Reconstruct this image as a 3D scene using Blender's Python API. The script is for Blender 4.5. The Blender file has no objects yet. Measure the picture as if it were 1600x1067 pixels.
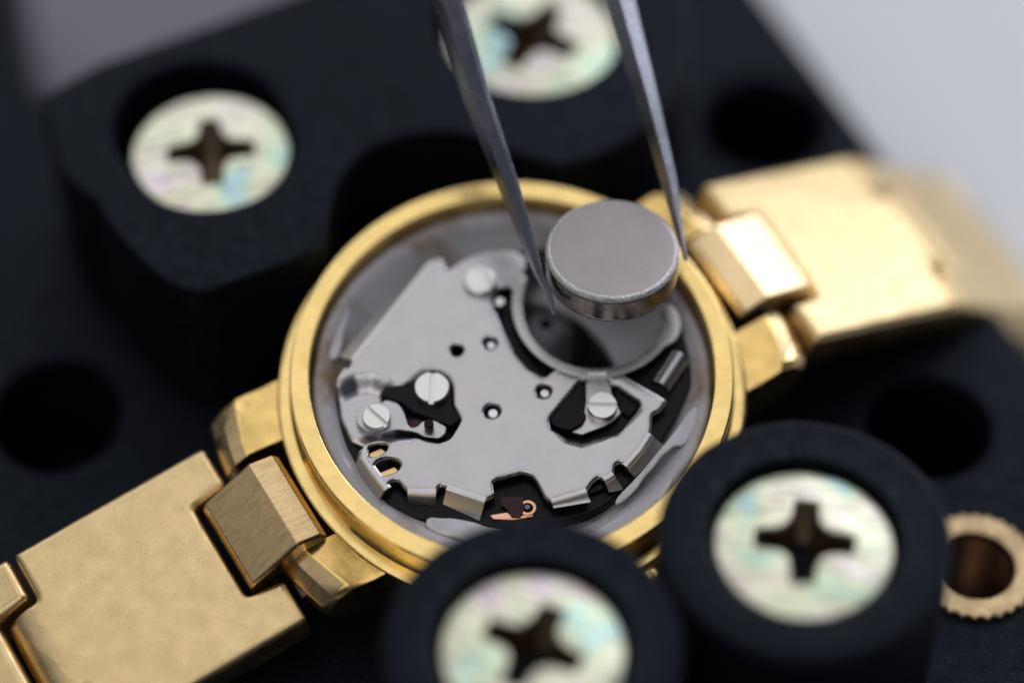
import bpy, bmesh, math, random
import numpy as np
from mathutils import Vector, Matrix, noise
random.seed(7)
C = bpy.context.scene.collection
SC = bpy.context.scene
S = 0.1                       # everything below is written in millimetres; 1 Blender unit = 10 mm
R = math.radians

# ------------------------------------------------------------------ camera
PITCH, TILT, TURN = 51.3, 9.8, 30.7      # camera look-down; tilt of the watch; turn of its bracelet
FPX = 4500.0
CAM = np.array([0.0, -88.01, 112.11])
cd = bpy.data.cameras.new('camera'); cam = bpy.data.objects.new('camera', cd); C.objects.link(cam)
cam.location = CAM * S
cam.rotation_euler = (R(90 - PITCH), 0, 0)
cd.sensor_width = 36; cd.lens = 36 * FPX / 1600
cd.clip_start = 0.1; cd.clip_end = 500
cd.dof.use_dof = True
cd.dof.focus_distance = 140.6 * S
cd.dof.aperture_fstop = (cd.lens / 1000) / (12.0 * S)
cd.dof.aperture_blades = 9
SC.camera = cam

# ------------------------------------------------------------------ world and lamps
w = bpy.data.worlds.new('World'); SC.world = w; w.use_nodes = True
w.node_tree.nodes['Background'].inputs[0].default_value = (0.62, 0.72, 1.0, 1)
w.node_tree.nodes['Background'].inputs[1].default_value = 0.06

def softbox(name, loc, target, sx, sy, radiance, col):
    l = bpy.data.lights.new(name, 'AREA'); l.shape = 'RECTANGLE'; l.size = sx; l.size_y = sy
    l.energy = radiance * math.pi * sx * sy; l.color = col
    o = bpy.data.objects.new(name, l); C.objects.link(o); o.location = loc
    o.rotation_euler = (Vector(target) - Vector(loc)).to_track_quat('-Z', 'Y').to_euler()
    return o
softbox('softbox_overhead', (-4, 13, 42), (0, 0, 0), 46, 46, 0.98, (1.0, 0.985, 0.98))
softbox('softbox_side', (10.3, 14.6, 13.4), (2, 1, 0), 8.0, 6.0, 6.4, (0.95, 0.97, 1.08))
softbox('fill_right', (20.5, 18, 6.3), (3, 4, -1.9), 10, 8, 6, (0.93, 0.97, 1.08))  # added fill for the right-facing links and the table's right side
softbox('softbox_back', (-13, 35, 19), (0, 0, 0), 58, 12, 2.1, (0.97, 0.985, 1.04))
softbox('fill_left', (-38, -4, 32), (0, 0, 0), 30, 24, 0.55, (1.0, 0.98, 0.95))  # added fill, lifts the dark left-facing gold facets
softbox('softbox_front', (-7, -24, 32), (0, 0, 0), 30, 27, 1.35, (1.0, 0.985, 0.97))
SC.view_settings.view_transform = 'Standard'; SC.view_settings.look = 'None'
SC.view_settings.exposure = 0.0; SC.view_settings.gamma = 1.0

# ------------------------------------------------------------------ frames
def rx(a): c, s = math.cos(a), math.sin(a); return np.array([[1, 0, 0], [0, c, -s], [0, s, c]])
def ry(a): c, s = math.cos(a), math.sin(a); return np.array([[c, 0, s], [0, 1, 0], [-s, 0, c]])
def rz(a): c, s = math.cos(a), math.sin(a); return np.array([[c, -s, 0], [s, c, 0], [0, 0, 1]])
P_ = R(PITCH)
AX = np.array([[1, 0, 0], [0, math.sin(P_), math.cos(P_)], [0, math.cos(P_), -math.sin(P_)]])
W = rx(R(TILT)) @ rz(R(TURN))            # watch frame: X along the bracelet, Z out of the open back
I3 = np.eye(3)
def sight(px):
    return np.array([(px[0] - 800) / FPX, -(px[1] - 533.5) / FPX, 1.0]) @ AX
def pt(px, z, M=I3, o=(0, 0, 0)):
    d = sight(px) @ M; p = (CAM - np.array(o)) @ M
    q = p + d * ((z - p[2]) / d[2]); return (float(q[0]), float(q[1]))
def trace(pts, z, M=I3, o=(0, 0, 0), crop=None):
    """outline measured on the photo, laid out on its plane (mm)"""
    if crop: pts = [(x / crop[2] + crop[0], y / crop[2] + crop[1]) for x, y in pts]
    return [pt(p, z, M, o) for p in pts]

# ------------------------------------------------------------------ materials
def mat(name, col, metal=0.0, rough=0.5, var=0.0, vscale=20, bump=0.0, bscale=60, stretch=None, rvar=0.0,
        col2=None, spec=0.5, speck=None, sub=0.0, trans=0.0, coat=0.0, bdist=0.01, vst=None, vlim=(0.36, 0.62), wear=None):
    m = bpy.data.materials.new(name); m.use_nodes = True; N = m.node_tree.nodes; L = m.node_tree.links
    b = N['Principled BSDF']; b.inputs['Base Color'].default_value = (*col, 1)
    b.inputs['Metallic'].default_value = metal; b.inputs['Roughness'].default_value = rough
    b.inputs['Specular IOR Level'].default_value = spec
    if coat: b.inputs['Coat Weight'].default_value = coat
    if sub:
        b.inputs['Subsurface Weight'].default_value = sub; b.inputs['Subsurface Radius'].default_value = (1, 1, 1)
        b.inputs['Subsurface Scale'].default_value = 0.05
    if trans: b.inputs['Transmission Weight'].default_value = trans
    tc = N.new('ShaderNodeTexCoord')
    def nz(scale, detail=5, st=None, rough_=0.6):
        n = N.new('ShaderNodeTexNoise'); n.inputs['Scale'].default_value = scale
        n.inputs['Detail'].default_value = detail; n.inputs['Roughness'].default_value = rough_
        if st:
            mp = N.new('ShaderNodeMapping'); mp.inputs['Rotation'].default_value = (0, 0, st[0])
            mp.inputs['Scale'].default_value = (st[1], st[2], st[1]); L.new(tc.outputs['Object'], mp.inputs[0]); L.new(mp.outputs[0], n.inputs['Vector'])
        else: L.new(tc.outputs['Object'], n.inputs['Vector'])
        return n.outputs[0]
    def ramp(src, stops):
        r_ = N.new('ShaderNodeValToRGB'); e = r_.color_ramp.elements
        e[0].position, e[0].color = stops[0][0], (*stops[0][1], 1); e[1].position, e[1].color = stops[-1][0], (*stops[-1][1], 1)
        for p, c in stops[1:-1]:
            k = e.new(p); k.color = (*c, 1)
        L.new(src, r_.inputs[0]); return r_.outputs[0]
    colour = None
    if var:
        c2 = col2 or tuple(c * (1 - var) for c in col)
        colour = ramp(nz(vscale, 5, vst), [(vlim[0], c2), (vlim[1], col)])
    if speck:
        sp = ramp(nz(speck[1], 2), [(speck[2], (0, 0, 0)), (speck[2] + 0.05, (1, 1, 1))])
        mx = N.new('ShaderNodeMix'); mx.data_type = 'RGBA'; L.new(sp, mx.inputs[0])
        if colour: L.new(colour, mx.inputs[6])
        else: mx.inputs[6].default_value = (*col, 1)
        mx.inputs[7].default_value = (*speck[0], 1); colour = mx.outputs[2]
    if wear:
        g = N.new('ShaderNodeNewGeometry'); e1 = ramp(g.outputs['Pointiness'], [(0.535, (0, 0, 0)), (0.58, (1, 1, 1))])
        e2 = ramp(nz(22, 6), [(0.50, (0, 0, 0)), (0.66, (1, 1, 1))])
        mu = N.new('ShaderNodeMix'); mu.data_type = 'RGBA'; mu.blend_type = 'MULTIPLY'; mu.inputs[0].default_value = 1
        L.new(e1, mu.inputs[6]); L.new(e2, mu.inputs[7])
        m2 = N.new('ShaderNodeMix'); m2.data_type = 'RGBA'; L.new(mu.outputs[2], m2.inputs[0]); L.new(colour, m2.inputs[6]); m2.inputs[7].default_value = (*wear, 1)
        colour = m2.outputs[2]
    if colour: L.new(colour, b.inputs['Base Color'])
    if rvar:
        mr = N.new('ShaderNodeMapRange'); L.new(nz(vscale * 1.7, 6), mr.inputs[0])
        mr.inputs[1].default_value = 0.3; mr.inputs[2].default_value = 0.7
        mr.inputs[3].default_value = max(0.03, rough - rvar); mr.inputs[4].default_value = rough + rvar
        L.new(mr.outputs[0], b.inputs['Roughness'])
    if bump:
        bp = N.new('ShaderNodeBump'); bp.inputs['Strength'].default_value = bump; bp.inputs['Distance'].default_value = bdist
        L.new(nz(bscale, 6, stretch), bp.inputs['Height']); L.new(bp.outputs[0], b.inputs['Normal'])
    return m
M = {}
M['plastic'] = mat('black_plastic', (0.0030, 0.0040, 0.0064), 0, 0.52, 0.4, 8, 0.75, 55, rvar=0.17, speck=((0.05, 0.055, 0.07), 45, 0.685), spec=0.155, wear=(0.09, 0.095, 0.11))
M['plastic'].node_tree.nodes['Principled BSDF'].inputs['Specular Tint'].default_value = (0.60, 0.75, 1.0, 1)
M['table'] = mat('table_grey', (0.70, 0.71, 0.73), 0, 0.5, 0.03, 0.3)
M['gold_satin'] = mat('satin_gold', (0.77, 0.58, 0.30), 1, 0.34, 0.13, 7, 0.30, 110, rvar=0.10, speck=((0.40, 0.28, 0.12), 90, 0.67), bdist=0.006)
M['gold_polish'] = mat('polished_gold', (0.93, 0.68, 0.27), 1, 0.19, 0.12, 9, 0.12, 120, rvar=0.07, speck=((0.45, 0.29, 0.09), 80, 0.68), bdist=0.006)
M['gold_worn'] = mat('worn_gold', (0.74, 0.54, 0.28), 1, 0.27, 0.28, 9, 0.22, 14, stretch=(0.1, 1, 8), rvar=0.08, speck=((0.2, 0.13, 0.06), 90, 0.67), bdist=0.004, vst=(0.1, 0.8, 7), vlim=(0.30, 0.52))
M['gold_lug'] = mat('lug_gold', (0.88, 0.61, 0.22), 1, 0.22, 0.2, 9, 0.3, 24, stretch=(0.25, 7, 0.7), rvar=0.08, speck=((0.3, 0.19, 0.07), 90, 0.69), bdist=0.002)
M['gold_lit'] = mat('lit_smooth_gold', (0.84, 0.64, 0.36), 1, 0.27, 0.1, 9, 0.1, 60, rvar=0.05, bdist=0.002)  # lit copy of the end link gold, paler so the right one reads white
M['steel'] = mat('brushed_steel', (0.465, 0.45, 0.468), 1, 0.26, 0.05, 5, 0.12, 40, stretch=(0.5, 1.2, 12), rvar=0.05, bdist=0.005)
M['steel_tab'] = mat('bent_steel', (0.56, 0.545, 0.54), 1, 0.38, 0.05, 5, 0.1, 40, rvar=0.05, bdist=0.003)
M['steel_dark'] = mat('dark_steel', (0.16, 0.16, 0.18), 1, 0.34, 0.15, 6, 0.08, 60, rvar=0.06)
M['well_floor'] = mat('shaded_steel', (0.085, 0.085, 0.10), 1, 0.24, 0.3, 5, 0.08, 60, rvar=0.06)  # steel darkened in colour for the shade down in the battery well
M['screw_steel'] = mat('screw_steel', (0.72, 0.72, 0.70), 1, 0.36, 0.06, 8, 0.08, 60, rvar=0.05)
M['cell'] = mat('nickel_cell', (0.33, 0.305, 0.30), 1, 0.40, 0.08, 4, 0.18, 130, rvar=0.05, bdist=0.006)
M['cell_rim'] = mat('highlit_cell_rim', (0.72, 0.70, 0.69), 1, 0.33, 0.2, 30, 0.9, 75, rvar=0.1, bdist=0.012)  # paler than the face: the bevel highlight is put into the colour
M['cell_side'] = mat('nickel_side', (0.36, 0.33, 0.30), 1, 0.17, 0.2, 8, 0.12, 40, rvar=0.06)
M['tweezer'] = mat('tweezer_steel', (0.47, 0.47, 0.525), 1, 0.26, 0.12, 3, 0.12, 40, stretch=(0, 9, 1), rvar=0.07)
M['black_part'] = mat('black_part', (0.003, 0.0038, 0.005), 0, 0.30, 0, 1, 0.3, 16, spec=0.15)
M['spacer'] = mat('translucent_plastic', (0.42, 0.41, 0.435), 0, 0.28, 0.35, 2.6, 0.3, 12, rvar=0.1, col2=(0.24, 0.165, 0.10), sub=0.35, vlim=(0.34, 0.50))  # brown mottling paints in reflections of the gold case
M['flap'] = mat('white_plastic', (0.60, 0.59, 0.63), 0, 0.3, 0.25, 8, 0.2, 20, sub=0.4)
M['copper'] = mat('copper', (0.80, 0.45, 0.30), 1, 0.28, 0.1, 10)
M['pad'] = mat('gold_pad', (0.86, 0.62, 0.30), 1, 0.4, 0.1, 10)
M['oxblood'] = mat('brown_film', (0.055, 0.018, 0.020), 0, 0.3, 0.2, 10, spec=0.15)
M['brass'] = mat('brass_insert', (0.47, 0.345, 0.19), 1, 0.38, 0.4, 12, 0.3, 60, rvar=0.1)
M['brass_dark'] = mat('thread_brass', (0.10, 0.05, 0.025), 1, 0.4, 0.3, 10)  # darker brass for the thread inside the insert
def zinc():
    m = mat('passivated_zinc', (0.8, 0.8, 0.74), 1, 0.42, 0, 1, 0.6, 9, stretch=(0.7, 0.6, 4.5), rvar=0.08, bdist=0.008)
    N = m.node_tree.nodes; L = m.node_tree.links; b = N['Principled BSDF']
    tc = N.new('ShaderNodeTexCoord'); oi = N.new('ShaderNodeObjectInfo')
    ad = N.new('ShaderNodeVectorMath'); ad.operation = 'ADD'
    L.new(tc.outputs['Object'], ad.inputs[0]); L.new(oi.outputs['Location'], ad.inputs[1])
    n = N.new('ShaderNodeTexNoise'); n.inputs['Scale'].default_value = 2.6; n.inputs['Detail'].default_value = 4
    n.inputs['Distortion'].default_value = 1.2; L.new(ad.outputs[0], n.inputs['Vector'])
    r_ = N.new('ShaderNodeValToRGB'); e = r_.color_ramp.elements
    e[0].position = 0.30; e[0].color = (0.56, 0.80, 0.86, 1); e[1].position = 0.72; e[1].color = (0.90, 0.62, 0.82, 1)
    for p, c in ((0.38, (0.66, 0.88, 0.68)), (0.46, (0.86, 0.89, 0.66)), (0.56, (0.91, 0.87, 0.72)), (0.63, (0.90, 0.86, 0.84))):
        k = e.new(p); k.color = (*c, 1)
    L.new(n.outputs[0], r_.inputs[0])
    mp = N.new('ShaderNodeMapping'); mp.inputs['Rotation'].default_value = (0, 0, 0.6); mp.inputs['Scale'].default_value = (1.5, 9, 1.5)
    L.new(ad.outputs[0], mp.inputs[0]); n2 = N.new('ShaderNodeTexNoise'); n2.inputs['Scale'].default_value = 5; n2.inputs['Detail'].default_value = 6
    L.new(mp.outputs[0], n2.inputs['Vector']); r2 = N.new('ShaderNodeValToRGB'); f = r2.color_ramp.elements
    f[0].position = 0.36; f[0].color = (0.54, 0.52, 0.49, 1); f[1].position = 0.58; f[1].color = (1, 1, 1, 1); L.new(n2.outputs[0], r2.inputs[0])
    mx = N.new('ShaderNodeMix'); mx.data_type = 'RGBA'; mx.blend_type = 'MULTIPLY'; mx.inputs[0].default_value = 0.95
    L.new(r_.outputs[0], mx.inputs[6]); L.new(r2.outputs[0], mx.inputs[7]); L.new(mx.outputs[2], b.inputs['Base Color'])
    return m
M['zinc'] = zinc()
M['zinc_pit'] = mat('screw_recess', (0.20, 0.15, 0.09), 1, 0.45, 0.4, 12)

# ------------------------------------------------------------------ builders
def link(name, me, m, parent=None, smooth=35):
    o = bpy.data.objects.new(name, me); C.objects.link(o)
    if m is not None:
        me.materials.clear(); me.materials.append(m)
    if smooth:
        for p in me.polygons: p.use_smooth = True
        me.set_sharp_from_angle(angle=R(smooth))
    if smooth: o.modifiers.new('weighted_normal', 'WEIGHTED_NORMAL').keep_sharp = True
    if parent: o.parent = parent
    return o
def from_bm(name, bm, m, parent=None, smooth=35, bevel=0, seg=2):
    bmesh.ops.recalc_face_normals(bm, faces=bm.faces)
    if bevel:
        ed = [e for e in bm.edges if len(e.link_faces) == 2 and e.calc_face_angle(0) > R(24)]
        bmesh.ops.bevel(bm, geom=ed, offset=bevel * S, segments=seg, profile=0.5, affect='EDGES', clamp_overlap=True)
    me = bpy.data.meshes.new(name); bm.to_mesh(me); bm.free()
    return link(name, me, m, parent, smooth)
def thing(name, label, cat, M3=I3, loc=(0, 0, 0), group=None):
    o = bpy.data.objects.new(name, None); C.objects.link(o); o.empty_display_size = 0.2
    m4 = Matrix(M3.tolist()).to_4x4(); m4.translation = Vector(loc) * S; o.matrix_world = m4
    o['label'] = label; o['category'] = cat
    if group: o['group'] = group
    return o
def chaikin(p, n=1):
    for _ in range(n):
        q = []
        for i in range(len(p)):
            a, b = p[i], p[(i + 1) % len(p)]
            q += [(a[0] * .75 + b[0] * .25, a[1] * .75 + b[1] * .25), (a[0] * .25 + b[0] * .75, a[1] * .25 + b[1] * .75)]
        p = q
    return p
def soften(p, r, n=4):
    """round each corner of an outline with about r mm"""
    out = []
    for i in range(len(p)):
        a, b, c = (Vector(p[i - 1]), Vector(p[i]), Vector(p[(i + 1) % len(p)]))
        d1, d2 = (a - b), (c - b); k = min(r, d1.length * .45, d2.length * .45)
        s, e = b + d1.normalized() * k, b + d2.normalized() * k
        for j in range(n + 1):
            t = j / n; q = s * (1 - t) ** 2 + b * 2 * t * (1 - t) + e * t * t; out.append((q.x, q.y))
    return out
def circle(cx, cy, r, n=48, ry_=None, rot=0):
    ry_ = ry_ or r; out = []
    for i in range(n):
        a = 2 * math.pi * i / n; x, y = r * math.cos(a), ry_ * math.sin(a)
        out.append((cx + x * math.cos(rot) - y * math.sin(rot), cy + x * math.sin(rot) + y * math.cos(rot)))
    return out
def plate(name, outer, holes, z0, z1, m, parent=None, bevel=0.05, res=2, smooth=30, raw=False):
    """flat piece cut to an outline, holes cut through, edges rounded; z1 is its top"""
    cu = bpy.data.curves.new(name, 'CURVE'); cu.dimensions = '2D'; cu.fill_mode = 'BOTH'
    for poly in [outer] + list(holes):
        sp = cu.splines.new('POLY'); sp.points.add(len(poly) - 1); sp.use_cyclic_u = True
        for i, p in enumerate(poly): sp.points[i].co = (p[0] * S, p[1] * S, 0, 1)
    cu.extrude = (z1 - z0) / 2 * S - bevel * S; cu.bevel_depth = bevel * S; cu.offset = -bevel * S; cu.bevel_resolution = res
    o = bpy.data.objects.new(name, cu); C.objects.link(o)
    dg = bpy.context.evaluated_depsgraph_get(); dg.update()
    me = bpy.data.meshes.new_from_object(o.evaluated_get(dg)); me.name = name
    bpy.data.objects.remove(o); bpy.data.curves.remove(cu)
    bm = bmesh.new(); bm.from_mesh(me); bmesh.ops.remove_doubles(bm, verts=bm.verts, dist=1e-5)
    bmesh.ops.translate(bm, verts=bm.verts, vec=(0, 0, (z0 + z1) / 2 * S))
    if raw: bpy.data.meshes.remove(me); return bm
    bm.to_mesh(me); bm.free()
    return link(name, me, m, parent, smooth)
def lathe_bm(prof, seg=128, bm=None, closed=False, a0=0, a1=2 * math.pi):
    bm = bm or bmesh.new(); full = abs(a1 - a0 - 2 * math.pi) < 1e-6; rings = []
    n = seg if full else seg + 1
    for i in range(n):
        a = a0 + (a1 - a0) * i / seg
        rings.append([bm.verts.new((r * math.cos(a) * S, r * math.sin(a) * S, z * S)) for r, z in prof])
    k = len(prof)
    for i in range(seg):
        A, B = rings[i], rings[(i + 1) % n]
        for j in range(k if closed else k - 1):
            j2 = (j + 1) % k
            f = [A[j], A[j2], B[j2], B[j]]
            if prof[j][0] < 1e-6: f = [A[j], A[j2], B[j2]]
            elif prof[j2][0] < 1e-6: f = [A[j], A[j2], B[j]]
            try: bm.faces.new(f)
            except ValueError: pass
    bmesh.ops.remove_doubles(bm, verts=bm.verts, dist=1e-6)
    return bm
def loft_bm(sections, bm=None):
    """solid through a row of closed sections given as 3D points (mm)"""
    bm = bm or bmesh.new(); V = [[bm.verts.new(Vector(p) * S) for p in s] for s in sections]; k = len(V[0])
    for A, B in zip(V, V[1:]):
        for j in range(k): bm.faces.new([A[j], A[(j + 1) % k], B[(j + 1) % k], B[j]])
    bm.faces.new(V[0]); bm.faces.new(V[-1][::-1])
    return bm
def move_bm(bm, M3=I3, loc=(0, 0, 0)):
    m4 = Matrix(M3.tolist()).to_4x4(); m4.translation = Vector(loc) * S
    bmesh.ops.transform(bm, matrix=m4, verts=bm.verts); return bm
def place(o, loc, rot=(0, 0, 0)):
    o.location = Vector(loc) * S; o.rotation_euler = rot; return o

# ------------------------------------------------------------------ the setting
bm = bmesh.new(); bmesh.ops.create_grid(bm, x_segments=8, y_segments=8, size=400 * S)
tab = from_bm('table', bm, M['table']); tab.location = (0, 0, -19 * S); tab['kind'] = 'structure'

M['sheet_grey'] = mat('dark_sheet_grey', (0.165, 0.16, 0.195), 0, 0.6, 0.1, 2)
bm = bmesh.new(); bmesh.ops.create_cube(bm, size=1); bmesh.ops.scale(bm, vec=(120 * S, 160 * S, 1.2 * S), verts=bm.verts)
wm = from_bm('added_dark_sheet', bm, M['sheet_grey'], None, 35, .3); wm.location = Vector((-68, 70, -18.4)) * S  # made-up sheet, puts a darker tone on the table's back left
wm['label'] = 'added dull purple grey sheet darkening the table behind the back corner of the black holder'; wm['category'] = 'added sheet'
# ------------------------------------------------------------------ the black holder
ZB = -9.0
hold = thing('watch_case_holder', 'black plastic watch case holder with screwed pegs gripping the open gold watch', 'holder', loc=(0, 0, -19))
def on_holder(o): o.location = o.location - hold.location; return o
edge = [pt(p, ZB) for p in ((30, -60), (31, 112), (70, 150), (430, 25), (1000, -120), (1168, -43), (1200, 0), (1340, 190))]
edge += [(36.5, -11), (20, -50), (-60, -50), (-60, 20)]
holes = [circle(-24.0, 4.1, 3.3, 56, 3.7), circle(21.9, 3.3, 3.3, 56), circle(14.4, 25.0, 3.6, 56), circle(23.45, -5.72, 2.75, 48)]
base = on_holder(plate('base_plate', edge, holes, -17.5, ZB, M['plastic'], hold, 0.35))
on_holder(plate('bottom_plate', edge, [], -19.0, -17.52, M['plastic'], hold, 0.2))
# knurled brass insert
def knurl(r0, r1, n):
    out = []
    for i in range(n):
        for f, r in ((0, r0), (.3, r1), (.6, r1), (.9, r0)):
            a = 2 * math.pi * (i + f) / n; out.append((r * math.cos(a), r * math.sin(a)))
    return out
wav = [((3.17 + .09 * math.cos(30 * a)) * math.cos(a), (3.17 + .09 * math.cos(30 * a)) * math.sin(a)) for a in np.linspace(0, 2 * math.pi, 337)[:-1]]
ins = plate('brass_insert', wav, [circle(0, 0, 2.0, 48)], -0.9, 0.3, M['brass'], base, 0.14, 3)
ins.location = Vector((23.45, -5.72, ZB)) * S; ins['label'] = 'knurled brass insert ring set in the black base'
tb = bmesh.new(); bmm = lathe_bm([(2.06, 0.0), (2.06, -5)], 48, tb)
prof = []
for k in range(16): prof += [(2.04, -0.3 - k * .3), (1.85, -0.45 - k * .3)]
bm = lathe_bm(prof + [(0, -5.1)], 48)
o = from_bm('thread', bm, M['brass_dark'], base); o.location = Vector((23.45, -5.72, ZB)) * S
tb.free()

# cross recess screw head
def cross(Rr, hw, inner):
    out = []
    for k in range(4):
        a = k * math.pi / 2; ca, sa = math.cos(a), math.sin(a)
        for x, y in ((Rr, -hw), (Rr, hw), (Rr * .62, hw * 1.12), (inner * 1.18, inner * .86)):
            out.append((x * ca - y * sa, x * sa + y * ca))
        a2 = a + math.pi / 2; ca, sa = math.cos(a2), math.sin(a2)
        for x, y in ((inner * 1.18, -inner * .86), (Rr * .62, -hw * 1.12)):
            out.append((x * ca - y * sa, x * sa + y * ca))
    return out
CRX = cross(2.3, 0.54, 0.84)
bm = plate('screw', circle(0, 0, 4.15, 96), [CRX], -1.6, 0, None, None, 0.14, 3, raw=True)
bm2 = bmesh.new()
dome = bm
cuts = []
for ax in (0, 1):
    for k in np.linspace(-3.9, 3.9, 27):
        n = Vector((1, 0, 0)) if ax == 0 else Vector((0, 1, 0))
        bmesh.ops.bisect_plane(dome, geom=dome.verts[:] + dome.edges[:] + dome.faces[:], plane_co=n * k * S, plane_no=n)
for v in dome.verts:
    if v.co.z > -0.3 * S:
        r = v.co.xy.length / S
        v.co.z -= (0.035 * r * r + 0.10 * max(0, (noise.noise(v.co * 9)) )) * S * 0.6
me = bpy.data.meshes.new('screw'); dome.to_mesh(me); dome.free()
SCREW = me; SCREW.materials.append(M['zinc'])
for p in SCREW.polygons: p.use_smooth = True
SCREW.set_sharp_from_angle(angle=R(40))
pit = bmesh.new(); lv = []
for z, k in ((-0.25, 1.03), (-1.0, .82), (-2.0, .5)):
    lv.append([pit.verts.new((x * k * S, y * k * S, z * S)) for x, y in CRX])
for A, B in zip(lv, lv[1:]):
    for j in range(len(A)): pit.faces.new([A[j], A[(j + 1) % len(A)], B[(j + 1) % len(A)], B[j]])
pit.faces.new(lv[-1])
bmesh.ops.recalc_face_normals(pit, faces=pit.faces); bmesh.ops.reverse_faces(pit, faces=pit.faces)
PIT = bpy.data.meshes.new('cross_recess'); pit.to_mesh(PIT); pit.free(); PIT.materials.append(M['zinc_pit'])
def screw(parent, x, y, z, rot, k=1.0, label=None):
    o = bpy.data.objects.new('screw', SCREW.copy()); C.objects.link(o); o.parent = parent
    o.location = Vector((x, y, z)) * S; o.rotation_euler = (0, 0, rot); o.scale = (k, k, k)
    p = bmesh.new(); p.from_mesh(PIT); o.data.materials.append(M['zinc_pit'])
    b = bmesh.new(); b.from_mesh(o.data); n0 = len(b.faces); b.from_mesh(PIT); b.faces.ensure_lookup_table()
    for f in b.faces[n0:]: f.material_index = 1
    b.to_mesh(o.data); b.free(); p.free()
    if label: o['label'] = label
    return o

# the jaw behind the watch: one wavy block with two screw slots
ZJ = 0.8
jaw_px = [(58, 132), (80, 205), (92, 262), (128, 300), (150, 312), (166, 345), (205, 392), (252, 436), (302, 456), (360, 444), (500, 390),
          (513, 362), (515, 325), (528, 285), (556, 247), (596, 222), (650, 207), (705, 204), (752, 214), (800, 236), (848, 254), (890, 256), (940, 242), (990, 214),
          (1030, 180), (1062, 130), (1080, 70), (1075, 0), (1040, -90), (800, -140), (430, 2)]
jaw_out = chaikin(trace(jaw_px, ZJ), 1)
a_v = R(-65)
sc1 = pt((329, 236), ZJ - .5); sc2 = pt((832, 55), ZJ - .5)
def slot(c, r, l, up):
    v = Vector((math.cos(a_v), math.sin(a_v))); out = []
    for i in range(64):
        a = 2 * math.pi * i / 64; p = Vector((math.cos(a), math.sin(a))) * r
        if p.dot(v) < 0: p -= v * up
        out.append((c[0] + p.x, c[1] + p.y))
    return out
jaw = on_holder(plate('jaw', jaw_out, [slot(sc1, 4.5, 0, 1.7), slot(sc2, 4.8, 0, 1.2)], ZB - .05, ZJ, M['plastic'], hold, 0.28, 3))
screw(jaw, sc1[0], sc1[1], ZJ - .35, R(6), 1.0, 'pale zinc cross recess screw in the corner of the jaw')
screw(jaw, sc2[0], sc2[1], ZJ - .35, R(-28), 1.12, 'pale green and pink screw seen between the tweezer arms')
# pegs in front
def peg(px, z, rot, label, slabel):
    c = pt(px, z); rr = 6.75
    prof = [(4.4, -2.2), (4.4, -.12), (4.52, 0), (rr - .45, 0), (rr - .22, -.06), (rr - .06, -.2), (rr, -.45), (rr, -3.2), (rr - .06, -4.5), (rr - .1, ZB - z - .02), (0, ZB - z - .02)]
    bm = lathe_bm(prof[:1] + prof[1:], 128)
    bmf = lathe_bm([(0, -2.2), (4.4, -2.2)], 128, bm)
    for v in bm.verts:
        n_ = noise.noise(v.co * 5 + Vector((px[0], 0, 0))) * 0.05 * S
        d = Vector((v.co.x, v.co.y, 0))
        if d.length > 6 * S: v.co += d.normalized() * n_
    o = from_bm('peg', bm, M['plastic'], hold, 40); o.location = Vector((c[0], c[1], z)) * S; on_holder(o); o['label'] = label
    screw(o, 0, 0, -.22, rot, 1.0, slabel)
peg((1258, 838), 4.0, R(-6), 'round black peg right of the crown', 'pale zinc screw head with upright cross')
peg((833, 1002), 4.0, R(-25), 'round black peg below the case rim, cut by the frame', 'pale zinc screw head with slanted cross')

# ------------------------------------------------------------------ the wristwatch
watch = thing('wristwatch', 'gold wristwatch lying face down with its back removed', 'watch', W)
rim = lathe_bm([(10.02, -2.6), (10.02, -.14), (10.06, -.04), (10.15, 0), (10.88, 0), (10.97, -.04), (11.0, -.12), (11.0, -.45), (10.92, -.9), (10.92, -1.5), (11.0, -1.8), (11.12, -1.9), (11.12, -2.3), (10.5, -2.3), (10.5, -2.6)], 256, closed=True)
from_bm('case_rim', rim, M['gold_polish'], watch)
body = lathe_bm([(10.9, -1.95), (11.55, -1.95), (11.70, -2.02), (11.78, -2.16), (11.85, -2.7), (11.8, -4.6), (11.4, -5.6), (9, -5.9), (0, -5.9), (0, -4.2), (10.0, -4.2), (10.3, -3), (10.9, -2.8)], 256)
from_bm('case_body', body, M['gold_polish'], watch)
def lug(sx, sy):
    # stations across the lug: (y, ridge x, end x)
    st = [(2.9, -13.2, -14.5), (3.7, -13.05, -14.4), (4.9, -12.65, -14.15), (5.75, -12.35, -13.9), (6.05, -12.2, -13.6)]
    sec = []
    for i, (y, xr, xe) in enumerate(st):
        d = .16 if i in (0, 4) else 0
        prof = [(-8.8, -2.15), (-11.0, -2.12), (xr * .5 - 5.6, -1.95), (xr, -1.7 - d), (xr - (xr - xe) * .55, -2.1 - d), (xe + .12, -2.75 - d), (xe, -3.2), (xe + .25, -4.0), (xr, -4.9), (-10.5, -5.4), (-8.8, -5.4)]
        sec.append([(x * -sx, y * sy + (.5 if sx < 0 else -.05), z) for x, z in prof])
    # web that blends the outer side into the case
    o = from_bm('lug', loft_bm(sec), M['gold_lug'], watch, 30, 0.09, 2)
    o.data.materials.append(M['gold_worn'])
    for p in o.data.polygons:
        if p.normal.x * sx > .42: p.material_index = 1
    return o
for sx in (-1, 1):
    for sy in (1, -1): lug(sx, sy)
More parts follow.
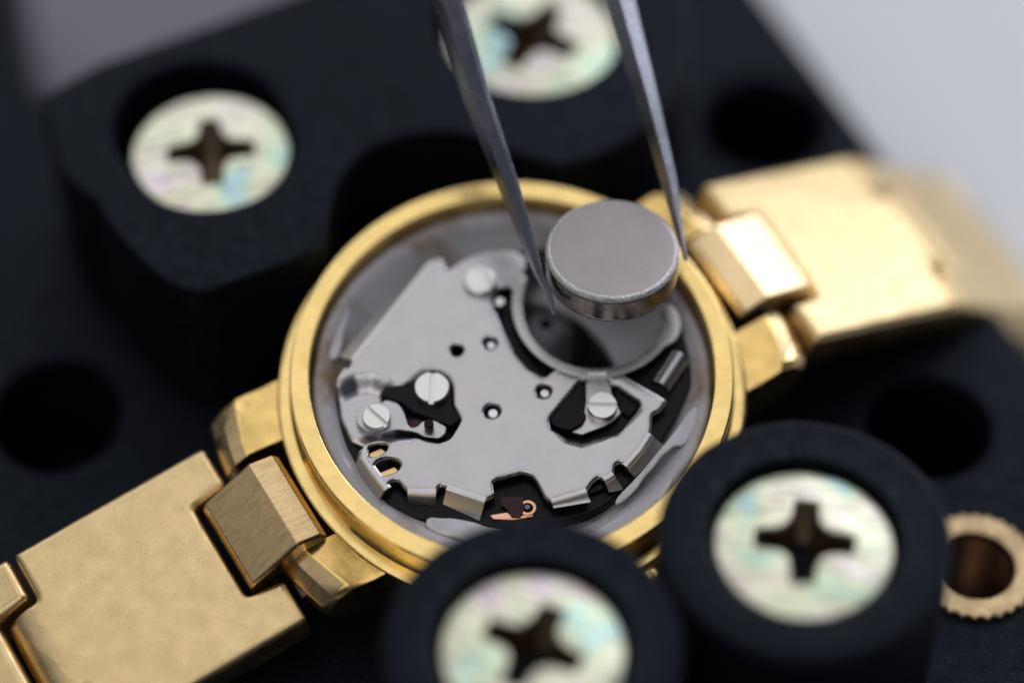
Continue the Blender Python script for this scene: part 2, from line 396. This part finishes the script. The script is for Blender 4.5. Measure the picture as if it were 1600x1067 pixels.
def end_piece(sx):
    sec = []
    for i, y in enumerate((-2.55, -2.45, 2.45, 2.55)):
        e = .12 if i in (0, 3) else 0
        prof = [(-11.95 - e, -1.6 - e), (-12.25 - e, -1.15 - e), (-13.5, -.85 - e), (-16.1 + e, -2.55 - e), (-16.3 + e, -3.0), (-16.2, -4.1), (-12.3, -4.6), (-12.0, -4.2)]
        if sx > 0: prof[1:5] = [(-12.3 - e, -1.4 - e), (-13.6, -1.15 - e), (-16.2 + e, -2.2 - e), (-16.35 + e, -2.7 - e)]
        sec.append([(x * -sx, y, z) for x, z in prof])
    return from_bm('end_link', loft_bm(sec), M['gold_worn' if sx < 0 else 'gold_lit'], watch, 14, 0.1, 3)
end_piece(-1); end_piece(1)
pin = bmesh.new(); bmesh.ops.create_cone(pin, segments=16, radius1=.42 * S, radius2=.42 * S, depth=8.4 * S, cap_ends=True)
for sx in (-1, 1):
    b = pin.copy(); move_bm(b, rx(R(90)), (0, 0, 0)); move_bm(b, I3, (sx * 14.0, 0, -3.3)); from_bm('spring_bar', b, M['steel_dark'], watch)
pin.free()
# link outline in its own frame, running along -x from its near edge
HWD = 5.45
def link_outline():
    p = [(0, HWD), (0, 2.95), (-1.95, 2.75), (-1.95, -2.75), (0, -2.95), (0, -HWD), (-10.75, -HWD), (-10.75, -2.6), (-12.75, -2.5), (-12.75, 2.5), (-10.75, 2.6), (-10.75, HWD)]
    return soften(p, .3, 4)
LB = plate('bracelet_link', link_outline(), [], -2.3, 0, None, None, 0.42, 5, raw=True)
def bend(bm, seed):
    cutn = Vector((1, 0, 0))
    for k in np.linspace(-12.6, -.1, 22): bmesh.ops.bisect_plane(bm, geom=bm.verts[:] + bm.edges[:] + bm.faces[:], plane_co=(k * S, 0, 0), plane_no=cutn)
    for k in np.linspace(-5.2, 5.2, 15): bmesh.ops.bisect_plane(bm, geom=bm.verts[:] + bm.edges[:] + bm.faces[:], plane_co=(0, k * S, 0), plane_no=(0, 1, 0))
    for v in bm.verts:
        x, y = v.co.x / S, v.co.y / S
        tn = max(0, -x - 11.3) / 1.45                       # the tongue rolls off at its end
        v.co.z += (0.10 * (1 - (y / HWD) ** 2) - 1.0 * tn ** 2 + 0.035 * noise.noise(Vector((x * .35, y * .35, seed)))) * S
    return bm
bend(LB, 3.1)
LM = bpy.data.meshes.new('bracelet_link'); LB.to_mesh(LM); LB.free(); LM.materials.append(M['gold_satin'])
for p in LM.polygons: p.use_smooth = True
LM.set_sharp_from_angle(angle=R(40))
def chain(sx, x0, z0, droops, y0=0):
    x, z = x0, z0
    for d in droops:
        o = bpy.data.objects.new('bracelet_link', LM); C.objects.link(o); o.parent = watch
        # for the left chain the outline already runs along -x; for the right it is turned half round
        rot = Matrix.Rotation(R(-d), 3, 'Y') if sx < 0 else Matrix.Rotation(R(d), 3, 'Y') @ Matrix.Rotation(math.pi, 3, 'Z')
        m4 = rot.to_4x4(); m4.translation = Vector((x, y0, z)) * S; o.matrix_local = m4
        x += sx * 11.05 * math.cos(R(d)); z -= 11.05 * math.sin(R(d))
chain(-1, -14.7, -2.75, (5, 9, 15), 0.0)
chain(1, 15.0, -2.4, (28, 47, 64), 0.1)
# crown
cr = plate('crown', knurl(1.22, 1.36, 26), [], 0, 1.5, None, None, 0.12, 2, raw=True)
cyl = lathe_bm([(0.75, -1.2), (.75, .05)], 32, cr)
move_bm(cr, rx(R(90)), (0.6, -12.35, -3.0)); from_bm('crown', cr, M['gold_polish'], watch)

# ------------------------------------------------------------------ spacer ring inside the case
spc = thing('movement_spacer_ring', 'translucent grey plastic ring between the movement and the gold rim', 'spacer ring', W, tuple(W @ np.array([0, 0, -4.1])))
ring = lathe_bm([(5.5, 1.5), (7.4, 1.7), (8.4, 2.2), (8.95, 2.85), (9.3, 3.12), (9.7, 3.2), (9.92, 3.05), (9.98, 2.6), (9.98, 0.02), (5.5, 0.02)], 220, closed=True)
for v in ring.verts:
    if v.co.z > 2.0 * S:
        a = math.atan2(v.co.y, v.co.x)
        v.co.z += 0.22 * S * noise.noise(Vector((math.cos(a) * 2.2, math.sin(a) * 2.2, v.co.length * 1.5)))
from_bm('ring', ring, M['spacer'], spc, 50)
def flap(px, zt, th=.3):
    o = plate('flap', chaikin(trace(px, zt, W), 2), [], zt - th + 4.1, zt + 4.1, M['flap'], spc, .1, 3)
c8 = (900, 620, 3.557)
def cpx(p, c): return [(x / c[2] + c[0], y / c[2] + c[1]) for x, y in p]
flap([(668, 806), (690, 809), (705, 808), (742, 815), (760, 822), (786, 824), (790, 836), (768, 846), (735, 847), (712, 838), (690, 836), (664, 822)], -.9)
flap(cpx([(640, 60), (682, 48), (678, 130), (640, 210), (600, 272), (545, 268), (520, 292), (478, 322), (430, 392), (380, 440), (330, 520), (230, 604), (210, 572), (330, 450), (400, 372), (440, 320), (540, 200), (575, 150)], c8), -.93, .2)
flap(cpx([(440, 580), (462, 528), (528, 440), (548, 450), (502, 540), (470, 575)], c8), -.8, .2)
flap([(536, 454), (553, 452), (548, 480), (538, 510), (531, 560), (510, 562), (519, 512), (528, 474)], -.93, .2)

# ------------------------------------------------------------------ quartz movement
ZP = -0.5
mv = thing('watch_movement', 'steel and black quartz movement with an empty battery well', 'movement', W, tuple(W @ np.array([0, 0, -4.0])))
OFF = 4.0
def tW(pts, z, crop=None): return trace(pts, z, W, crop=crop)
c3 = (480, 540, 3.811); c4 = (800, 540, 3.811); c5 = (540, 720, 3.81); c2 = (760, 260, 3.5575)
def mplate(name, poly, hol, z0, z1, m, bevel=.04, **k): return plate(name, poly, hol, z0 + OFF, z1 + OFF, m, mv, bevel, **k)
WELL = (5.36, -.06)      # replaced below by the fitted centre
wp = np.array([pt(p, ZP, W) for p in ((819, 457), (816, 485), (825, 513), (844, 541), (872, 560), (915, 577), (993, 558), (1024, 535), (1041, 502))])
sol = np.linalg.lstsq(np.c_[2 * wp, np.ones(len(wp))], (wp ** 2).sum(1), rcond=None)[0]
WELL = (float(sol[0]), float(sol[1])); WR = float(math.sqrt(sol[2] + sol[0] ** 2 + sol[1] ** 2))
print('well', WELL, WR)
# black carrier under the plate
body_px = [(519, 627), (532, 679), (566, 739), (601, 784), (622, 806), (663, 812), (720, 818), (776, 822), (852, 820), (918, 803), (946, 789), (985, 755), (1025, 702), (1054, 656), (1080, 605), (1082, 560),
           (1075, 500), (1045, 440), (960, 390), (860, 385), (780, 398), (720, 425), (640, 480), (560, 572), (528, 600)]
mplate('carrier', soften(tW(body_px, -1.25), .2), [circle(*WELL, WR + .02, 72)], -3.6, -1.25, M['black_part'], .08)
# cover plate
cut_l = [(440, 250), (500, 245), (590, 235), (640, 190), (690, 150), (770, 140), (840, 180), (868, 240), (862, 340), (915, 440), (880, 500), (850, 550), (780, 575), (700, 555), (620, 530), (520, 520), (560, 470), (570, 420), (555, 370), (500, 330), (450, 300)]
cut_r = [(405, 207), (225, 430), (232, 488), (300, 518), (350, 540), (430, 555), (570, 512), (640, 500), (768, 340), (620, 232), (580, 240), (572, 195), (440, 190)]
h1 = [(350, 605), (380, 577), (440, 566), (480, 582), (475, 615), (440, 640), (390, 660), (352, 640)]
h2 = [(400, 705), (440, 672), (500, 660), (552, 690), (552, 722), (520, 750), (440, 772), (402, 745)]
outline = [(676, 404), (548, 562), (544, 574), (538, 570), (525, 590), (523, 602), (527, 619), (530, 645), (548, 682), (564, 692), (569, 699), (566, 714), (583, 738), (604, 765), (609, 753), (620, 749), (635, 766), (682, 768),
           (688, 757), (698, 761), (758, 781), (774, 774), (771, 752), (778, 748), (818, 738), (830, 742), (838, 752), (850, 776), (860, 783), (918, 766), (927, 752), (936, 745), (943, 750), (960, 739), (962, 725), (970, 721), (977, 729),
           (1000, 703), (1018, 676), (1020, 646), (1031, 642), (1044, 624), (1027, 613), (1012, 605), (981, 588), (972, 581), (940, 588), (900, 585), (872, 572), (859, 582), (850, 588), (826, 574), (805, 550), (790, 520), (778, 492), (768, 470),
           (778, 452), (796, 448), (806, 428), (822, 424), (826, 402), (802, 389), (760, 391), (726, 402), (700, 420), (690, 399)]
smh = [(714, 547, 10), (766, 536, 10.5), (769, 642, 12.5), (850, 611, 11.5)]
def ppr(x, y, r_):                                  # hole on the plate from its measured radius
    c = pt((x, y), ZP, W); return c, r_ / 31.4
hol = [soften(tW(cut_l, ZP, c3), .22), soften(tW(cut_r, ZP, c4), .2), chaikin(tW(h1, ZP, c3), 2), chaikin(tW(h2, ZP, c3), 2)]
hol += [circle(*ppr(*h)[0], ppr(*h)[1], 28) for h in smh]
bm = plate('cover_plate', soften(tW(outline, ZP), .14, 3), hol, ZP - .40 + OFF, ZP + OFF, None, None, .16, 5, raw=True)
for k in np.arange(-9, 9.01, .125):
    for n in ((1, 0, 0), (0, 1, 0)):
        bmesh.ops.bisect_plane(bm, geom=bm.verts[:] + bm.edges[:] + bm.faces[:], plane_co=Vector(n) * (k + .013) * S, plane_no=n)
dipA = tW([(490, 612), (530, 606), (556, 594), (580, 592), (602, 600), (625, 625), (640, 655), (640, 678), (612, 683), (588, 683), (568, 690), (535, 690), (500, 690)], ZP)
dipB = tW([(255, 478), (330, 560), (420, 585), (620, 515), (752, 370), (740, 330), (700, 330), (560, 440), (400, 500), (300, 500)], ZP, c4)
def sdist(p, poly):
    inside = False; best = 1e9; n = len(poly)
    for i in range(n):
        (x1, y1), (x2, y2) = poly[i], poly[(i + 1) % n]
        dx, dy = x2 - x1, y2 - y1; t = max(0, min(1, ((p[0] - x1) * dx + (p[1] - y1) * dy) / (dx * dx + dy * dy + 1e-12)))
        best = min(best, math.hypot(p[0] - x1 - t * dx, p[1] - y1 - t * dy))
        if (y1 > p[1]) != (y2 > p[1]) and p[0] < dx * (p[1] - y1) / (dy + 1e-12) + x1: inside = not inside
    return best if inside else -best
def sst(a, b, x): t = max(0, min(1, (x - a) / (b - a))); return t * t * (3 - 2 * t)
xy = np.array([(v.co.x / S, v.co.y / S) for v in bm.verts]); near = np.full(len(xy), 9.0)
for poly in [soften(tW(outline, ZP), .14, 3)] + hol[:4]:          # the stamped sheet rolls over towards every cut edge
    a = np.array(poly); b = np.roll(a, -1, 0)
    for (x1, y1), (x2, y2) in zip(a, b):
        dx, dy = x2 - x1, y2 - y1
        t = np.clip(((xy[:, 0] - x1) * dx + (xy[:, 1] - y1) * dy) / (dx * dx + dy * dy + 1e-12), 0, 1)
        near = np.minimum(near, np.hypot(xy[:, 0] - x1 - t * dx, xy[:, 1] - y1 - t * dy))
roll = .055 * np.clip(1 - near / .42, 0, 1) ** 2
for v, rl in zip(bm.verts, roll):
    p = (v.co.x / S, v.co.y / S); d = float(rl)
    sa = sst(-.5, .6, sdist(p, dipA)); d += sa * .6 + .30 * sst(-.28, .35, sdist(p, dipB))
    v.co.z -= (d + .01 * noise.noise(v.co * 4)) * S
from_bm('cover_plate', bm, M['steel'], mv, 32)
# folded down edges of the plate
def tabs(px, H, lean=.05):
    p = tW(px, ZP); n = len(p); sec = []
    for i in range(n):
        a, b = Vector(p[max(0, i - 1)]), Vector(p[min(n - 1, i + 1)]); t = (b - a).normalized(); nn = Vector((-t.y, t.x)) * -1
        q = Vector(p[i])
        if nn.dot(q) < 0: nn = -nn
        lean += .12; prof = [(-.3, -.10), (-.16, -.02), (.0, -.05), (.09, -.06), (.15, -.13), (.19, -.24), (.19 + lean, -H), (.05 + lean, -H), (0, -.34), (-.26, -.3)]
        sec.append([(q.x + nn.x * u, q.y + nn.y * u, ZP + z + OFF) for u, z in prof])
    from_bm('edge_tab', loft_bm(sec), M['steel_tab'], mv, 50)
tabs([(567, 701), (566, 714), (583, 738), (603, 764)], 1.15)
tabs([(674, 407), (632, 459), (590, 511), (549, 561)], .5, .12)  # lighter strip added as the bevel highlight along the straight edge
tabs([(637, 767), (660, 768), (681, 768)], 1.15, .0)
tabs([(698, 761), (728, 771), (758, 781)], .8, .3)
tabs([(978, 728), (1000, 703), (1017, 677)], .5, .25)
tabs([(944, 749), (952, 745), (959, 740)], .5, .2)
tabs([(862, 783), (890, 775), (917, 767)], .12, 0)
# ring round the battery well, open at its far side
ra, rb = WR + .0, WR + .54
def arc_piece(name, a0, a1, r0, r1, z0, z1, m, knob=0):
    n = 60; out = [(WELL[0] + r1 * math.cos(a0 + (a1 - a0) * i / n), WELL[1] + r1 * math.sin(a0 + (a1 - a0) * i / n)) for i in range(n + 1)]
    out += [(WELL[0] + r0 * math.cos(a1 + (a0 - a1) * i / n), WELL[1] + r0 * math.sin(a1 + (a0 - a1) * i / n)) for i in range(n + 1)]
    return mplate(name, soften(out, .2, 3), [], z0, z1, m, .06, res=3)
def angW(px): q = pt(px, ZP, W); return math.atan2(q[1] - WELL[1], q[0] - WELL[0])
aL = angW((806, 440)); aR = angW((1056, 488))
if aL < 0: aL += 2 * math.pi
if aR < aL: aR += 2 * math.pi
print('arc', math.degrees(aL), math.degrees(aR))
arc_piece('well_ring', aL, aR, ra, rb, ZP - .32, ZP + .025, M['steel'])
q = pt((806, 438), ZP, W); mplate('ring_end', circle(*q, .55, 32), [], ZP - .3, ZP + .05, M['steel'], .1, res=3)
mplate('ring_hook', chaikin(tW([(945, 985), (985, 955), (1008, 915), (1012, 880), (995, 845), (968, 812), (975, 780), (1008, 764), (1048, 790), (1084, 855), (1086, 915), (1056, 970), (1005, 1000), (965, 1012)], ZP, c2), 2), [], ZP - .32, ZP + .04, M['steel'], .09, res=3)
# the well itself
well = lathe_bm([(WR, -.35), (WR, -2.7), (WR - .3, -2.95)], 72); move_bm(well, I3, (WELL[0], WELL[1], OFF + ZP + .2))
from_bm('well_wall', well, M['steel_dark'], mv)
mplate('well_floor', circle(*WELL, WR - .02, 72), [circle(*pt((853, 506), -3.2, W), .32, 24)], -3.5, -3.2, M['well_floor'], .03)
st = tW([(893, 470), (918, 470), (918, 590), (893, 590)], -3.0)
mplate('contact_strip', st, [], -3.19, -2.95, M['black_part'], .04)
# post head at the far side of the plate, with its washer
q = pt((750, 437), -.1, W)
pb = lathe_bm([(0, .42), (.62, .42), (.78, .36), (.84, .22), (.84, -.05), (.70, -.06)], 48); move_bm(pb, I3, (q[0], q[1], OFF + ZP)); from_bm('post_head', pb, M['screw_steel'], mv)
q = pt((781, 473), ZP, W); mplate('stop_pin', circle(*q, .26, 24), [], ZP - .8, ZP + .12, M['screw_steel'], .06)
# things seen through the two openings
lev = [(436, 262), (520, 252), (592, 240), (650, 172), (700, 143), (782, 143), (846, 185), (866, 240), (862, 350), (912, 440), (862, 478), (760, 440), (620, 388), (560, 335), (480, 312)]
mplate('black_lever', soften(tW(lev, -.62, c3), .15), [], -1.2, -.62, M['black_part'], .08, res=3)
sl = [(288, 432), (308, 372), (360, 335), (440, 340), (470, 318), (540, 340), (577, 392), (600, 468), (622, 488), (660, 478), (682, 448), (760, 440), (832, 482), (826, 522), (790, 552), (700, 542), (640, 512), (540, 497), (440, 522), (350, 512), (300, 474)]
mplate('setting_lever', soften(tW(sl, -.72, c3), .15), [], -1.2, -.72, M['steel'], .07, res=3)
rs = [(440, 205), (575, 205), (600, 300), (650, 400), (600, 450), (556, 478), (420, 530), (352, 512), (420, 440), (440, 330)]
mplate('yoke_spring', soften(tW(rs, -.78, c4), .12), [], -1.05, -.78, M['steel'], .05)
bl = [(405, 215), (435, 240), (440, 330), (430, 380), (445, 420), (420, 470), (350, 505), (270, 485), (228, 460), (232, 430), (320, 320)]
mplate('black_cam', soften(tW(bl, -.6, c4), .15), [], -1.2, -.6, M['black_part'], .1, res=3)
mplate('black_block', tW([(600, 245), (640, 235), (770, 335), (700, 420), (650, 390)], -.95, c4), [], -1.3, -.95, M['black_part'], .05)
mplate('brown_film', tW([(600, 440), (670, 430), (690, 480), (620, 500)], -1.0, c3), [], -1.2, -1.0, M['oxblood'], .04)
def slotted(px, zb, r_, h, ang):
    q = pt(px, zb + h, W); hw = .13
    bm = bmesh.new(); out = []
    d = Vector((math.cos(ang), math.sin(ang))); nn = Vector((-d.y, d.x))
    for s_ in (1, -1):                              # two half discs either side of a real slot
        a0 = math.asin(hw / r_); pts = []
        for i in range(25):
            a = a0 + (math.pi - 2 * a0) * i / 24
            v = d * (r_ * math.cos(a)) + nn * s_ * (r_ * math.sin(a)); pts.append((v.x, v.y))
        if s_ < 0: pts = pts[::-1]
        lo = [bm.verts.new((x * S, y * S, (h - .2) * S)) for x, y in pts]
        hi = [bm.verts.new((x * S, y * S, (h - .05) * S)) for x, y in pts]
        tp = [bm.verts.new((x * .94 * S + nn.x * s_ * .008 * S, y * .94 * S + nn.y * s_ * .008 * S, h * S)) for x, y in pts]
        for A, B in ((lo, hi), (hi, tp)):
            for j in range(25): bm.faces.new([A[j], A[(j + 1) % 25], B[(j + 1) % 25], B[j]])
        bm.faces.new(tp); bm.faces.new(lo[::-1])
    lathe_bm([(r_ * .995, -.02), (r_ * .995, h - .201), (0, h - .201)], 48, bm)
    o = from_bm('slotted_screw', bm, M['screw_steel'], mv, 40); place(o, (q[0], q[1], zb + OFF))
def slot_ang(p1, p2):
    a, b = pt(p1, ZP, W), pt(p2, ZP, W); return math.atan2(b[1] - a[1], b[0] - a[0])
def cx(p, c): return (p[0] / c[2] + c[0], p[1] / c[2] + c[1])
slotted(cx((742, 245), c3), -.62, .86, .42, slot_ang(cx((745, 160), c3), cx((735, 330), c3)))
slotted(cx((412, 418), c3), -.72, .70, .48, slot_ang(cx((365, 355), c3), cx((478, 455), c3)))
slotted(cx((538, 352), c4), -.78, .74, .50, slot_ang(cx((455, 345), c4), cx((630, 348), c4)))
q = pt(cx((725, 470), c3), -.3, W); mplate('pin', circle(*q, .24, 24), [], -.74, -.15, M['black_part'], .06)
for x, y, r_ in smh[1:]:
    c, rr = ppr(x, y, r_); c = (c[0] + .02, c[1] - .05)
    pb = lathe_bm([(0, .0), (rr * .55, -.02), (rr * .7, -.1), (rr * .7, -.6)], 24); move_bm(pb, I3, (c[0], c[1], OFF + ZP - .16)); from_bm('pivot', pb, M['screw_steel'], mv)
mplate('contact_pad', tW([(370, 640), (440, 610), (480, 640), (420, 690), (365, 690)], -1.05, c3), [], -1.24, -1.05, M['pad'], .04)
mplate('contact_pad', tW([(420, 760), (520, 720), (560, 760), (480, 800), (420, 800)], -1.05, c3), [], -1.24, -1.05, M['pad'], .04)
# coil end in the lower notch
mplate('brown_film', tW([(925, 215), (1055, 212), (1062, 290), (1040, 332), (990, 330), (960, 285), (925, 262)], -1.0, c5), [], -1.05, -1.0, M['oxblood'], .015)
q = pt(cx((1085, 275), c5), -1.02, W)
mplate('coil_eyelet', circle(*q, .43, 32), [circle(*q, .24, 24)], -1.24, -1.06, M['copper'], .05)
mplate('coil_strip', tW([(860, 322), (960, 305), (1000, 330), (1090, 318), (1120, 300), (1115, 330), (1000, 350), (880, 345)], -1.1, c5), [], -1.24, -1.1, M['copper'], .03)
q = pt(cx((1082, 275), c5), -1.0, W); mplate('eyelet_pin', circle(*q, .14, 20), [], -1.24, -.95, M['steel_dark'], .03)
mplate('carrier_lip', soften(tW([(1195, 240), (1440, 160), (1525, 130), (1540, 165), (1400, 215), (1215, 275)], -.95, c5), .1), [], -1.3, -.95, M['black_part'], .06)
mplate('carrier_step', soften(tW([(900, 350), (1190, 335), (1195, 370), (930, 388)], -1.1, c5), .1), [], -1.3, -1.1, M['black_part'], .06)
# stem tube
a, b = pt((1031, 606), -1.0, W), pt((1062, 558), -1.0, W)
d = Vector((b[0] - a[0], b[1] - a[1], 0)); L_ = d.length
tb = bmesh.new(); bmesh.ops.create_cone(tb, segments=32, radius1=.55 * S, radius2=.55 * S, depth=L_ * S, cap_ends=True)
rot = d.to_track_quat('Z', 'Y').to_matrix().to_4x4(); rot.translation = Vector(((a[0] + b[0]) / 2, (a[1] + b[1]) / 2, OFF - 1.0)) * S
bmesh.ops.transform(tb, matrix=rot, verts=tb.verts); from_bm('stem_tube', tb, M['steel'], mv, 40, .05)
# tab below the well
mplate('contact_tab', soften(tW([(452, 150), (560, 148), (566, 178), (450, 180)], ZP + .1, c4), .05), [], ZP - .1, ZP + .1, M['screw_steel'], .06)

# ------------------------------------------------------------------ button cell in the tweezers
ZT = 4.3
bc = pt((957, 388), ZT)
cell = thing('button_cell', 'small silver button battery held between the tweezer tips', 'battery', loc=(bc[0], bc[1], ZT - 1.95))
o = from_bm('cell_can', lathe_bm([(2.9, .05), (3.1, .1), (3.24, .22), (3.3, .36), (3.32, .55), (3.32, 1.62), (3.29, 1.66)], 160), M['cell_side'], cell)
from_bm('cell_rim', lathe_bm([(3.06, 1.955), (3.12, 1.945), (3.2, 1.90), (3.27, 1.82), (3.31, 1.72), (3.29, 1.655)], 160), M['cell_rim'], cell)
from_bm('cell_face', lathe_bm([(0, 1.975), (2.7, 1.968), (3.03, 1.962), (3.08, 1.945)], 160), M['cell'], cell)
from_bm('cell_cap', lathe_bm([(0, -.12), (2.5, -.12), (2.7, -.05), (2.75, .1), (2.9, .12)], 160), M['cell_side'], cell)

# ------------------------------------------------------------------ tweezers
def at(px, depth): return CAM + sight(px) * depth
dep = float((np.array([bc[0], bc[1], ZT - 1]) - CAM) @ AX[2])
tw_base = at((890, -2600), dep + 14)
twz = thing('tweezers', 'dark steel tweezers reaching down from the top to hold the battery', 'tweezers', loc=tuple(tw_base))
def arm(rows, side):
    # rows: left edge px, right edge px, image y, depth, thickness (mm), share of the dark side face
    sec = []
    for xl, xr, y, dd, th, f in rows:
        a, b = at((xl, y), dep + dd), at((xr, y), dep + dd); t = b - a; fwd = AX[2]
        if side < 0: prof = [(0, .55), (f, -.1), (.84, -.5), (1, -.38), (1, .5), (.1, .65)]
        else: prof = [(0, .25), (f, -.5), (1, .1), (1, .6), (.1, .8)]
        sec.append([tuple((a + t * u + fwd * v * th) - tw_base) for u, v in prof])
    return from_bm('arm', loft_bm(sec), M['tweezer'], twz, 25, .04, 2)
arm([(863, 869, 492, -1.2, .25, .3), (849, 862, 455, -1.0, .45, .3), (834, 850, 428, -.8, .6, .3), (773, 809, 280, 0, 1.1, .33), (722, 766, 150, .6, 1.4, .33), (677, 724, 0, 1.4, 1.6, .3), (640, 700, -150, 2.2, 1.8, .3),
     (540, 660, -600, 5, 2, .3), (560, 720, -1300, 9, 2, .3), (720, 880, -2300, 13, 2, .3), (800, 890, -2900, 15, 2, .3)], -1)
arm([(1069, 1075, 408, .4, .25, .3), (1057, 1069, 370, .5, .45, .48), (1031, 1058, 280, 1.2, 1.0, .48), (985, 1024, 130, 1.6, 1.3, .48), (944, 992, 0, 2.4, 1.5, .48), (908, 970, -150, 3.2, 1.7, .48),
     (860, 980, -600, 6, 2, .48), (860, 1020, -1300, 9.5, 2, .48), (885, 1060, -2300, 13.3, 2, .48), (892, 985, -2900, 15, 2, .48)], 1)
# the two arms are welded together at the far end
sec = []
for y, dd in ((-2780, 14.6), (-2990, 15.3)):
    a, b = at((796, y), dep + dd), at((990, y), dep + dd)
    sec.append([tuple(a - tw_base + AX[2] * k) for k in (-1.3, 1.5)] + [tuple(b - tw_base + AX[2] * k) for k in (1.5, -1.3)])
from_bm('weld', loft_bm(sec), M['tweezer'], twz, 25, .2, 2)
print('meshes', len([o for o in bpy.data.objects if o.type == 'MESH']))
